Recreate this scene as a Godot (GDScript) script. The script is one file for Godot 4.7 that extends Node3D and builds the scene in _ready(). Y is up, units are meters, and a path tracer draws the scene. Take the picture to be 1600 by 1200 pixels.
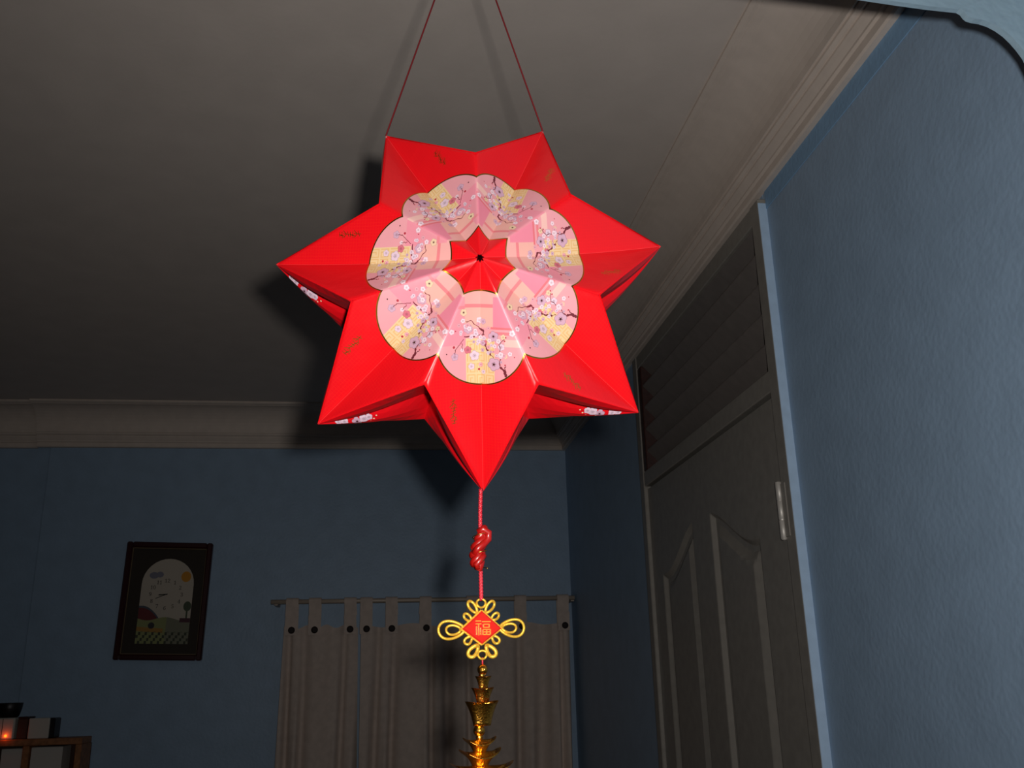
extends Node3D
# A folded red-paper star lantern with a gold charm, lit by a camera flash in a dark blue room.

const CEIL := 2.593
const WALL := 0.66
const BACK := -3.42
const K := 11.0  # print pixels per millimetre of a red packet

var taken := {}
var M := {}
var img: Image
var orm: Image
var rng := RandomNumberGenerator.new()

const LILAC := Color(0.79, 0.63, 0.71)
const PALE := Color(0.86, 0.75, 0.81)
const WHITE := Color(0.91, 0.79, 0.83)
const ROSE := Color(0.80, 0.42, 0.48)
const PINK := Color(0.88, 0.62, 0.67)
const CREAM := Color(0.89, 0.76, 0.63)
const BUD := Color(0.68, 0.20, 0.26)
const DARK := Color(0.25, 0.10, 0.10)
const BARK := Color(0.42, 0.15, 0.19)


func _ready() -> void:
	rng.seed = 7
	set_camera_and_light()
	make_materials()
	room()
	door()
	arch_board()
	lantern()
	charm()
	curtains()
	wall_clock()
	shelf_corner()


func set_camera_and_light() -> void:
	var cam := Camera3D.new()
	cam.name = "camera"
	add_child(cam)
	cam.position = Vector3(0, 1.63, 0)
	cam.basis = Basis(Vector3(0.991647, -0.0243057, 0.1266707), Vector3(-0.0150103, 0.953664, 0.300499), Vector3(-0.1281051, -0.2998903, 0.9453332)).orthonormalized()
	cam.fov = 44.53
	cam.near = 0.02
	cam.far = 50.0
	cam.current = true
	var we := WorldEnvironment.new()
	we.name = "environment"
	var e := Environment.new()
	e.background_mode = Environment.BG_COLOR
	e.background_color = Color(0, 0, 0)
	e.tonemap_mode = Environment.TONE_MAPPER_LINEAR
	e.tonemap_exposure = 1.0
	e.sdfgi_enabled = true
	e.ssao_enabled = true
	e.ssil_enabled = true
	we.environment = e
	add_child(we)
	# the flash of the camera, just above and to the right of its lens
	var flash := SpotLight3D.new()
	flash.name = "camera_flash"
	flash.position = cam.position + cam.basis * Vector3(0.030, 0.026, 0.0)
	flash.light_color = Color(1.0, 0.985, 0.97)
	flash.basis = cam.basis * Basis(Vector3(1, 0, 0), deg_to_rad(3.0)) * Basis(Vector3(0, 1, 0), deg_to_rad(-7.0))
	flash.light_energy = 0.68
	flash.light_size = 0.009
	flash.spot_angle = 64.0
	flash.spot_angle_attenuation = 1.0
	flash.spot_range = 14.0
	flash.spot_attenuation = 2.0
	flash.shadow_enabled = true
	add_child(flash)


# ---------------------------------------------------------------- helpers

func numbered(called: String) -> String:
	var n: int = taken.get(called, 0)
	taken[called] = n + 1
	return called if n == 0 else "%s_%03d" % [called, n]


func thing(called: String, label: String, category: String, at := Vector3.ZERO, group := "") -> Node3D:
	var o := Node3D.new()
	o.name = numbered(called)
	add_child(o, true)
	o.position = at
	tag(o, label, category, group)
	return o


func tag(o: Node3D, label: String, category: String, group := "") -> void:
	o.set_meta("label", label)
	o.set_meta("category", category)
	if group:
		o.set_meta("group", group)


func part(called: String, mesh: Mesh, mat: Material, parent: Node = self) -> MeshInstance3D:
	var o := MeshInstance3D.new()
	o.name = numbered(called) if parent == self else called
	o.mesh = mesh
	o.material_override = mat
	o.cast_shadow = GeometryInstance3D.SHADOW_CASTING_SETTING_ON
	parent.add_child(o, true)
	return o


func struct(called: String, mesh: Mesh, mat: Material, label: String, category: String) -> MeshInstance3D:
	var o := part(called, mesh, mat)
	o.set_meta("kind", "structure")
	tag(o, label, category)
	return o


func begin(smooth := false) -> SurfaceTool:
	var st := SurfaceTool.new()
	st.begin(Mesh.PRIMITIVE_TRIANGLES)
	st.set_smooth_group(0 if smooth else -1)
	return st


func done(st: SurfaceTool) -> ArrayMesh:
	st.generate_normals()
	return st.commit()


func tri(st: SurfaceTool, a: Vector3, b: Vector3, c: Vector3, outward: Vector3) -> void:
	st.add_vertex(a)
	if (b - a).cross(c - a).dot(outward) > 0.0:
		st.add_vertex(c)
		st.add_vertex(b)
	else:
		st.add_vertex(b)
		st.add_vertex(c)


func quad(st: SurfaceTool, a: Vector3, b: Vector3, c: Vector3, d: Vector3, outward: Vector3) -> void:
	tri(st, a, b, c, outward)
	tri(st, a, c, d, outward)


func corner(h: Vector3, s: Vector3, bevel: float, axis: int) -> Vector3:
	var p := Vector3.ZERO
	for k in 3:
		p[k] = s[k] * (h[k] if k == axis else h[k] - bevel)
	return p


func box(st: SurfaceTool, lo: Vector3, hi: Vector3, bevel := 0.0015, turn := Basis.IDENTITY) -> void:
	# a box with chamfered edges; turned about its own centre
	var mid := (lo + hi) / 2.0
	var h := (hi - lo).abs() / 2.0
	var b := minf(bevel, minf(h.x, minf(h.y, h.z)) * 0.8)
	for axis in 3:
		var u := (axis + 1) % 3
		var v := (axis + 2) % 3
		for s in [-1.0, 1.0]:
			var q := []
			for uv in [[-1, -1], [1, -1], [1, 1], [-1, 1]]:
				var sg := Vector3.ZERO
				sg[axis] = s
				sg[u] = uv[0]
				sg[v] = uv[1]
				q.append(mid + turn * corner(h, sg, b, axis))
			var out := Vector3.ZERO
			out[axis] = s
			quad(st, q[0], q[1], q[2], q[3], turn * out)
		for su in [-1.0, 1.0]:
			for sv in [-1.0, 1.0]:
				var s1 := Vector3.ZERO
				s1[u] = su
				s1[v] = sv
				var out2 := s1
				s1[axis] = -1
				var s2 := s1
				s2[axis] = 1
				quad(st, mid + turn * corner(h, s1, b, u), mid + turn * corner(h, s1, b, v), mid + turn * corner(h, s2, b, v), mid + turn * corner(h, s2, b, u), turn * out2)
	for x in [-1.0, 1.0]:
		for y in [-1.0, 1.0]:
			for z in [-1.0, 1.0]:
				var s3 := Vector3(x, y, z)
				tri(st, mid + turn * corner(h, s3, b, 0), mid + turn * corner(h, s3, b, 1), mid + turn * corner(h, s3, b, 2), turn * s3)


func box_mesh(lo: Vector3, hi: Vector3, bevel := 0.0015, turn := Basis.IDENTITY) -> ArrayMesh:
	var st := begin()
	box(st, lo, hi, bevel, turn)
	return done(st)


func tube(st: SurfaceTool, pts: Array, radius: float, sides := 8, closed := false, flat := 1.0) -> void:
	# a round tube along points; flat squeezes it along z
	var n := pts.size()
	var rings := []
	var up := Vector3(0, 0, 1)
	for i in n:
		var a: Vector3 = pts[(i - 1 + n) % n] if closed or i > 0 else pts[0]
		var b: Vector3 = pts[(i + 1) % n] if closed or i < n - 1 else pts[n - 1]
		var t := (b - a).normalized()
		var side := t.cross(up)
		if side.length() < 0.05:
			side = t.cross(Vector3(1, 0, 0))
		side = side.normalized()
		var nrm := side.cross(t).normalized()
		var ring := []
		for k in sides:
			var w := TAU * k / sides
			ring.append(pts[i] + (side * cos(w) + nrm * sin(w) * flat) * radius)
		rings.append(ring)
	var last := n if closed else n - 1
	for i in last:
		var j := (i + 1) % n
		var mid: Vector3 = (pts[i] + pts[j]) / 2.0
		for k in sides:
			var l := (k + 1) % sides
			var c: Vector3 = (rings[i][k] + rings[i][l] + rings[j][k] + rings[j][l]) / 4.0
			quad(st, rings[i][k], rings[i][l], rings[j][l], rings[j][k], c - mid)
	if not closed:
		for e in [0, n - 1]:
			var out: Vector3 = pts[0] - pts[1] if e == 0 else pts[n - 1] - pts[n - 2]
			for k in sides:
				tri(st, pts[e], rings[e][k], rings[e][(k + 1) % sides], out)


func tube_mesh(pts: Array, radius: float, sides := 8, closed := false, flat := 1.0) -> ArrayMesh:
	var st := begin(true)
	tube(st, pts, radius, sides, closed, flat)
	return done(st)


func lathe_mesh(profile: Array, at: Vector3, sides := 24, turn := Basis.IDENTITY) -> ArrayMesh:
	# profile: Vector2(radius, height) from bottom to top
	var st := begin(true)
	for i in profile.size() - 1:
		var p: Vector2 = profile[i]
		var q: Vector2 = profile[i + 1]
		for k in sides:
			var a := TAU * k / sides
			var b := TAU * (k + 1) / sides
			var da := Vector3(cos(a), 0, sin(a))
			var db := Vector3(cos(b), 0, sin(b))
			var up := Vector3(0, 1, 0)
			var out := (da + db) * (q.y - p.y) + up * (p.x - q.x) * 2.0
			var pts := [da * p.x + up * p.y, db * p.x + up * p.y, db * q.x + up * q.y, da * q.x + up * q.y]
			for m in 4:
				pts[m] = at + turn * pts[m]
			if p.x > 0.00001:
				tri(st, pts[0], pts[1], pts[2] if q.x > 0.00001 else pts[3], turn * out)
			if q.x > 0.00001:
				tri(st, pts[0], pts[2], pts[3], turn * out)
	return done(st)


func extrude(outline: PackedVector2Array, z0: float, z1: float, bevel := 0.0008) -> ArrayMesh:
	# an outline in x, y given depth from z0 (back) to z1 (front), its front edge chamfered
	var st := begin()
	if Geometry2D.is_polygon_clockwise(outline):
		outline.reverse()
	var small: PackedVector2Array = outline
	var inner: Array = Geometry2D.offset_polygon(outline, -bevel)
	var n := outline.size()
	if inner.size() == 1 and inner[0].size() == n:
		small = PackedVector2Array()
		var first := 0
		for k in n:
			if inner[0][k].distance_to(outline[0]) < inner[0][first].distance_to(outline[0]):
				first = k
		for k in n:
			small.append(inner[0][(first + k) % n])
	var z2 := z1 - (0.0 if small == outline else bevel)
	for pair in [[outline, z0, -1.0], [small, z1, 1.0]]:
		var o: PackedVector2Array = pair[0]
		var ix := Geometry2D.triangulate_polygon(o)
		for t in ix.size() / 3:
			var a := o[ix[t * 3]]
			var b := o[ix[t * 3 + 1]]
			var c := o[ix[t * 3 + 2]]
			tri(st, Vector3(a.x, a.y, pair[1]), Vector3(b.x, b.y, pair[1]), Vector3(c.x, c.y, pair[1]), Vector3(0, 0, pair[2]))
	for i in n:
		var j := (i + 1) % n
		var e := outline[j] - outline[i]
		var out := Vector3(e.y, -e.x, 0)
		quad(st, Vector3(outline[i].x, outline[i].y, z0), Vector3(outline[j].x, outline[j].y, z0), Vector3(outline[j].x, outline[j].y, z2), Vector3(outline[i].x, outline[i].y, z2), out)
		if z2 < z1:
			quad(st, Vector3(outline[i].x, outline[i].y, z2), Vector3(outline[j].x, outline[j].y, z2), Vector3(small[j].x, small[j].y, z1), Vector3(small[i].x, small[i].y, z1), out + Vector3(0, 0, e.length()))
	return done(st)


# ---------------------------------------------------------------- materials

func noise(freq: float, size := 512, seed_ := 1, octaves := 3) -> NoiseTexture2D:
	var f := FastNoiseLite.new()
	f.seed = seed_
	f.frequency = freq
	f.fractal_octaves = octaves
	var t := NoiseTexture2D.new()
	t.width = size
	t.height = size
	t.seamless = true
	t.noise = f
	return t


func tinted(c: Color, spread: float, freq: float, seed_: int) -> NoiseTexture2D:
	var t := noise(freq, 512, seed_, 4)
	var g := Gradient.new()
	g.set_color(0, Color(c.r * (1 - spread), c.g * (1 - spread), c.b * (1 - spread)))
	g.set_color(1, Color(minf(1, c.r * (1 + spread)), minf(1, c.g * (1 + spread)), minf(1, c.b * (1 + spread))))
	t.color_ramp = g
	return t


func plain(called: String, c: Color, rough: float, metal := 0.0) -> StandardMaterial3D:
	var m := StandardMaterial3D.new()
	m.resource_name = called
	m.albedo_color = c
	m.roughness = rough
	m.metallic = metal
	M[called] = m
	return m


func grained(called: String, c: Color, rough: float, spread: float, freq: float, repeat: float, relief := 0.0, relief_tex: Texture2D = null) -> StandardMaterial3D:
	var m := plain(called, Color.WHITE, rough)
	m.albedo_texture = tinted(c, spread, freq, called.length())
	m.uv1_triplanar = true
	m.uv1_world_triplanar = true
	m.uv1_scale = Vector3.ONE * repeat
	if relief > 0.0:
		m.heightmap_enabled = true
		m.heightmap_texture = relief_tex
		m.heightmap_scale = relief
	return m


func make_materials() -> void:
	var stipple := noise(0.09, 512, 3, 2)
	grained("blue_paint", Color(0.585, 0.685, 0.785), 0.5, 0.03, 0.012, 1.6, 0.045, stipple)
	grained("blue_band", Color(0.515, 0.665, 0.80), 0.55, 0.03, 0.012, 1.6, 0.05, stipple)
	grained("ceiling_paint", Color(0.84, 0.79, 0.75), 0.8, 0.02, 0.01, 1.5, 0.012, stipple)
	grained("cornice_plaster", Color(0.86, 0.80, 0.75), 0.6, 0.03, 0.02, 2.0)
	grained("floor_tile", Color(0.50, 0.42, 0.36), 0.4, 0.06, 0.02, 1.0)
	grained("board_paint", Color(0.56, 0.66, 0.72), 0.5, 0.03, 0.01, 2.0, 0.05, stipple)
	grained("door_paint", Color(0.57, 0.55, 0.52), 0.42, 0.05, 0.02, 3.0)
	grained("louver_paint", Color(0.47, 0.44, 0.42), 0.5, 0.06, 0.02, 3.0)
	grained("edge_paint", Color(0.70, 0.80, 0.90), 0.5, 0.03, 0.02, 3.0)
	grained("shelf_wood", Color(0.60, 0.40, 0.25), 0.55, 0.18, 0.02, 4.0)
	grained("dark_wood", Color(0.22, 0.11, 0.09), 0.4, 0.2, 0.02, 5.0)
	plain("steel", Color(0.80, 0.78, 0.75), 0.45, 0.3)
	plain("rod_metal", Color(0.72, 0.66, 0.60), 0.45, 0.1)
	var cloth := grained("curtain_cloth", Color(0.80, 0.735, 0.69), 0.9, 0.05, 0.02, 3.0, 0.02, noise(0.2, 256, 9, 2))
	cloth.rim_enabled = true
	cloth.rim = 0.2
	plain("button_brown", Color(0.13, 0.09, 0.08), 0.75)
	plain("red_cord", Color(0.82, 0.17, 0.23), 0.4)
	plain("thread_red", Color(0.42, 0.04, 0.07), 0.7)
	var ribbon := plain("red_ribbon", Color(0.68, 0.05, 0.03), 0.25)
	ribbon.clearcoat_enabled = true
	ribbon.clearcoat = 0.6
	var bumps := noise(0.05, 256, 5, 3)
	var g := plain("gold_charm", Color(1.0, 0.79, 0.27), 0.42, 0.55)
	g.heightmap_enabled = true
	g.heightmap_texture = bumps
	g.heightmap_scale = 0.012
	g.uv1_triplanar = true
	g.uv1_scale = Vector3.ONE * 60.0
	var g2 := plain("gold_ingot", Color(0.92, 0.66, 0.26), 0.27, 1.0)
	g2.heightmap_enabled = true
	g2.heightmap_texture = bumps
	g2.heightmap_scale = 0.03
	g2.uv1_triplanar = true
	g2.uv1_scale = Vector3.ONE * 40.0
	plain("gold_thread", Color(1.0, 0.8, 0.4), 0.25, 1.0)
	var enamel := plain("red_enamel", Color(0.86, 0.16, 0.13), 0.16)
	plain("orange_gold", Color(0.96, 0.60, 0.14), 0.45)
	plain("white_plastic", Color(0.80, 0.78, 0.74), 0.5)
	plain("white_card", Color(0.78, 0.76, 0.73), 0.8)
	plain("dark_plastic", Color(0.07, 0.05, 0.06), 0.4)
	plain("brown_card", Color(0.28, 0.17, 0.13), 0.7)
	plain("mat_card", Color(0.20, 0.17, 0.14), 0.8)
	plain("frame_lacquer", Color(0.22, 0.07, 0.08), 0.3)
	plain("gilt", Color(0.45, 0.38, 0.28), 0.5)
	plain("ink", Color(0.06, 0.07, 0.08), 0.7)
	var glow := plain("led_orange", Color(1.0, 0.35, 0.1), 0.4)
	glow.emission_enabled = true
	glow.emission = Color(1.0, 0.30, 0.06)
	glow.emission_energy_multiplier = 7.0
	packet_print()
	gusset_print()


# ---------------------------------------------------------------- what is printed on the red packets

func at_px(x: float, y: float) -> Vector2:
	return Vector2(512 + x * K * 1.03, 16 + (y * 1.047 + 1.3) * K)


func disc(x: float, y: float, r: float, c: Color, target: Image = null) -> void:
	var im := target if target else img
	var p := at_px(x, y)
	var rr := r * K * 1.03
	for row in range(int(floor(p.y - rr)), int(ceil(p.y + rr)) + 1):
		var w := sqrt(maxf(0.0, rr * rr - pow(row + 0.5 - p.y, 2)))
		if w > 0.3:
			im.fill_rect(Rect2i(int(round(p.x - w)), row, maxi(1, int(round(2 * w))), 1), c)


func twig(x: float, y: float, x2: float, y2: float, w: float) -> void:
	var n := int(Vector2(x2 - x, y2 - y).length() / 0.15) + 1
	for i in n + 1:
		var t := float(i) / n
		disc(lerpf(x, x2, t) + 0.25 * sin(t * 9.0 + x), lerpf(y, y2, t) + 0.25 * sin(t * 7.0 + y), maxf(0.2, w * 0.62 * (1.0 + 0.2 * sin(t * 11.0))), BARK)


func flower(x: float, y: float, r: float, c: Color, hearted: bool) -> void:
	var turn := x * 0.7 + y
	for k in 5:
		var a := turn + TAU * k / 5
		disc(x + cos(a) * r * 0.6, y + sin(a) * r * 0.6, r * 0.54, c.darkened(0.25))
	for k in 5:
		var a := turn + TAU * k / 5
		disc(x + cos(a) * r * 0.58, y + sin(a) * r * 0.58, r * 0.49, c)
	disc(x, y, r * 0.45, c.darkened(0.06))
	for k in 5:
		var a := turn + 0.6 + TAU * k / 5
		disc(x + cos(a) * r * 0.3, y + sin(a) * r * 0.3, maxf(0.12, r * 0.07), c.darkened(0.45))
	disc(x, y, r * (0.2 if hearted else 0.1), DARK if hearted else c.darkened(0.4))


func band(x0: float, x1: float, y0: float, y1: float, c: Color) -> void:
	# a printed block, kept inside the round window of the print
	var a := at_px(x0, y0)
	var b := at_px(x1, y1)
	var mid := at_px(0, 53.5)
	for row in range(int(a.y), int(b.y)):
		var w := sqrt(maxf(0.0, pow(33.0 * K * 1.03, 2) - pow(row + 0.5 - mid.y, 2)))
		var l := maxf(a.x, mid.x - w)
		var r := minf(b.x, mid.x + w)
		if r > l:
			img.fill_rect(Rect2i(int(l), row, int(r - l), 1), c)


func packet_print() -> void:
	img = Image.create(1024, 2048, false, Image.FORMAT_RGB8)
	orm = Image.create(1024, 2048, false, Image.FORMAT_RGB8)
	var red := Color(0.88, 0.06, 0.105)
	var gold := Color(0.93, 0.70, 0.28)
	var foil := Color(1.0, 0.30, 1.0)
	img.fill(red)
	orm.fill(Color(1.0, 0.30, 0.0))
	for i in 80:  # faint woven lattice of the paper
		img.fill_rect(Rect2i(0, i * 26, 1024, 3), Color(0.90, 0.10, 0.105))
		img.fill_rect(Rect2i(i * 26, 0, 3, 2048), Color(0.90, 0.10, 0.105))
	disc(0, 53.5, 34.0, gold)
	disc(0, 53.5, 34.0, foil, orm)
	disc(0, 53.5, 33.0, Color(0.88, 0.60, 0.63))
	disc(0, 53.5, 33.0, Color(1.0, 0.42, 0.0), orm)
	band(-34, 34, 20, 30, Color(0.888, 0.640, 0.623))
	band(-11.5, 9.5, 30, 46, Color(0.888, 0.659, 0.614))
	band(9.5, 34, 25, 47, Color(0.879, 0.512, 0.586))
	band(-34, -11.5, 25, 46, Color(0.879, 0.558, 0.605))
	band(-34, -11.0, 46, 58, Color(0.888, 0.549, 0.605))
	band(-11.5, 9.5, 29.8, 32.2, Color(0.869, 0.494, 0.512))
	band(-24, -11.5, 31, 33, Color(0.869, 0.503, 0.539))
	band(7.7, 34, 45.4, 46.9, Color(0.850, 0.439, 0.465))
	band(6.8, 34, 48.6, 50.6, Color(0.869, 0.476, 0.502))
	band(18, 34, 53.5, 58.6, Color(0.907, 0.714, 0.679))
	var cream := Color(0.88, 0.76, 0.58)
	var key := Color(0.85, 0.69, 0.47)
	band(-11.1, 10.7, 53.6, 87, cream)
	for j in 4:  # key-fret blocks
		for i in 3:
			var x := -10.2 + i * 7.0
			var y := 55.2 + j * 8.0
			band(x, x + 6.2, y, y + 0.8, key)
			band(x, x + 0.8, y, y + 6.6, key)
			band(x + 5.4, x + 6.2, y, y + 6.6, key)
			band(x + 2.0, x + 5.4, y + 5.8, y + 6.6, key)
			band(x + 2.0, x + 2.8, y + 2.2, y + 6.6, key)
			band(x + 2.0, x + 4.2, y + 2.2, y + 3.0, key)
	flower(10.0, 71.4, 4.3, LILAC, true)
	flower(9.7, 51.8, 3.4, LILAC, true)
	flower(-4.7, 65.7, 3.3, PALE, false)
	flower(-19.5, 66.0, 2.5, LILAC, false)
	flower(-9.6, 61.6, 2.5, ROSE, false)
	flower(-7.0, 73.4, 2.2, PALE, false)
	flower(-0.2, 72.2, 1.5, PINK, false)
	flower(1.8, 77.3, 1.5, PALE, false)
	flower(15.5, 58.9, 2.4, PALE, false)
	flower(-0.8, 40.9, 2.1, WHITE, false)
	flower(2.0, 41.7, 1.9, LILAC, false)
	flower(-13.1, 41.2, 1.6, WHITE, false)
	flower(-9.2, 47.0, 3.0, LILAC, false)
	flower(-12.5, 35.5, 2.4, CREAM, true)
	flower(-21.7, 48.5, 1.8, WHITE, false)
	flower(23.3, 49.1, 2.0, WHITE, false)
	flower(2.8, 56.5, 2.1, ROSE, false)
	flower(16.9, 52.0, 1.8, CREAM, false)
	flower(21.9, 63.3, 1.5, WHITE, false)
	flower(-6.5, 52.2, 1.5, WHITE, false)
	flower(-13.8, 61.6, 1.3, WHITE, false)
	flower(-16.1, 44.2, 1.4, PINK, false)
	flower(5.9, 46.3, 1.2, PINK, false)
	flower(18.4, 65.3, 1.5, CREAM, false)
	flower(-3.9, 48.2, 1.3, WHITE, false)
	flower(13.4, 54.9, 1.6, WHITE, false)
	flower(2.5, 53.3, 1.5, PALE, false)
	flower(1.3, 61.7, 1.3, LILAC, false)
	flower(-1.7, 43.6, 1.3, PINK, false)
	disc(-20.1, 59.2, 0.90, BUD)
	disc(-1.5, 75.5, 0.84, BUD)
	disc(18.8, 52.1, 0.56, BUD)
	disc(18.0, 54.6, 0.57, BUD)
	disc(10.9, 59.3, 0.49, BUD)
	disc(-18.8, 48.1, 0.48, BUD)
	disc(25.1, 65.4, 0.41, BUD)
	disc(-25.7, 63.6, 0.50, DARK)
	disc(11.9, 65.9, 0.58, BUD)
	disc(18.4, 71.4, 0.58, BUD)
	disc(-2.8, 57.4, 0.41, DARK)
	disc(14.2, 65.7, 0.58, ROSE)
	twig(18.8, 79.3, 18.0, 75.5, 1.4)
	twig(18.0, 75.5, 14.6, 73.1, 1.2)
	twig(18.0, 75.5, 18.6, 72.2, 0.5)
	twig(14.4, 72.2, 15.0, 64.1, 0.5)
	twig(15.0, 64.1, 14.2, 56.9, 0.4)
	twig(14.2, 56.9, 18.0, 53.0, 0.3)
	twig(7.1, 64.5, 4.6, 60.9, 1.0)
	twig(4.6, 60.9, 3.4, 57.3, 0.7)
	twig(2.3, 50.6, 1.9, 48.2, 0.7)
	twig(1.9, 48.2, -0.4, 47.0, 1.0)
	twig(-0.4, 47.0, -7.0, 41.2, 0.4)
	twig(-7.0, 41.2, -11.1, 42.1, 0.4)
	twig(1.9, 50.7, -4.8, 52.3, 0.5)
	twig(-4.8, 52.3, -11.9, 52.1, 0.6)
	twig(-12.7, 54.0, -15.8, 57.6, 0.3)
	twig(-15.8, 57.6, -19.1, 61.4, 0.2)
	twig(-19.1, 61.4, -19.6, 64.8, 0.2)
	twig(-13.7, 56.8, -13.8, 60.8, 0.2)
	twig(7.1, 64.5, 10.0, 66.5, 0.3)
	var spots := RandomNumberGenerator.new()
	spots.seed = 31
	for k in 26:
		var t := k / 25.0
		flower(lerpf(-13.0, 17.0, t) + spots.randf_range(-3.5, 3.5), lerpf(45.0, 66.0, t) + spots.randf_range(-6.0, 6.0), spots.randf_range(0.9, 1.9), [WHITE, PALE, PALE, LILAC, PINK][k % 5], false)
	# two short lines of running script stamped in gold foil
	for s in [[-23.4, 98.0], [-23.4, 107.0]]:
		for q in [[0, 0, 3.6, -1.4], [1.9, -2.4, 1.4, 3.2], [1.4, 1.0, -0.8, 3.4], [1.8, 0.8, 4.2, 3.0], [3.2, 2.6, 2.2, 5.2], [0.2, 4.6, 4.6, 4.0], [2.6, 4.2, 2.0, 6.6], [0.6, 6.6, 3.8, 6.2]]:
			for i in 16:
				var t := i / 15.0
				var px: float = s[0] + lerpf(q[0], q[2], t) + 0.3 * sin(t * PI)
				var py: float = s[1] + lerpf(q[1], q[3], t)
				disc(px, py, 0.22, gold)
				disc(px, py, 0.22, foil, orm)
	# the worn centre crease
	for y in range(16, 1960):
		if (y * 7919) % 13 > 2:
			img.fill_rect(Rect2i(511, y, 3, 1), img.get_pixel(511, y).lerp(Color(0.98, 0.62, 0.56), 0.42))
	var m := ORMMaterial3D.new()
	m.resource_name = "packet_paper"
	m.albedo_texture = ImageTexture.create_from_image(img)
	m.orm_texture = ImageTexture.create_from_image(orm)
	m.heightmap_enabled = true
	m.heightmap_texture = noise(0.012, 512, 21, 3)
	m.heightmap_scale = 0.02
	M["packet_paper"] = m


func gusset_print() -> void:
	# the folded-in sides: red paper with a spray of pale blossom near the tip; x along the edge from the tip
	img = Image.create(1024, 1024, false, Image.FORMAT_RGB8)
	orm = Image.create(1024, 1024, false, Image.FORMAT_RGB8)
	img.fill(Color(0.88, 0.06, 0.105))
	orm.fill(Color(1.0, 0.30, 0.0))
	for f in [[-27.0, 4.6, 2.0], [-23.0, 5.6, 2.5], [-14.5, 7.0, 3.2], [-10.0, 9.6, 3.0], [-6.6, 11.6, 2.4]]:
		flower(f[0], f[1], f[2], PALE if f[2] < 3.1 else LILAC, f[2] > 3.1)
	for d in [[-15.5, 2.6], [-11.5, 4.0], [-5.0, 7.6], [-3.0, 10.5], [-1.5, 13.5]]:
		disc(d[0], d[1], 0.6, Color(0.96, 0.86, 0.72))
	var m := ORMMaterial3D.new()
	m.resource_name = "gusset_paper"
	m.albedo_texture = ImageTexture.create_from_image(img)
	m.orm_texture = ImageTexture.create_from_image(orm)
	M["gusset_paper"] = m


# ---------------------------------------------------------------- the room

func cornice(along: Array, at: Callable) -> ArrayMesh:
	# profile: how far from the wall, how far below the ceiling
	var pr := [Vector2(0.134, 0.0), Vector2(0.134, 0.005), Vector2(0.128, 0.009), Vector2(0.121, 0.009)]
	for k in 11:
		var a := PI / 2 * k / 10.0
		pr.append(Vector2(0.119 - 0.081 * sin(a), 0.011 + 0.081 * (1 - cos(a))))
	pr.append_array([Vector2(0.034, 0.092), Vector2(0.034, 0.097), Vector2(0.030, 0.101), Vector2(0.026, 0.101), Vector2(0.026, 0.105), Vector2(0.022, 0.112), Vector2(0.018, 0.118), Vector2(0.018, 0.122), Vector2(0.014, 0.125), Vector2(0.014, 0.138), Vector2(0.011, 0.141), Vector2(0.0, 0.141)])
	var st := begin()
	for s in along.size() - 1:
		for i in pr.size() - 1:
			var p: Vector2 = pr[i]
			var q: Vector2 = pr[i + 1]
			var a: Vector3 = at.call(along[s], p)
			var b: Vector3 = at.call(along[s + 1], p)
			var c: Vector3 = at.call(along[s + 1], q)
			var d: Vector3 = at.call(along[s], q)
			var inside: Vector3 = at.call(along[s], Vector2(0.2, 0.3)) - at.call(along[s], Vector2(0.0, 0.0))
			quad(st, a, b, c, d, inside)
	return done(st)


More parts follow.
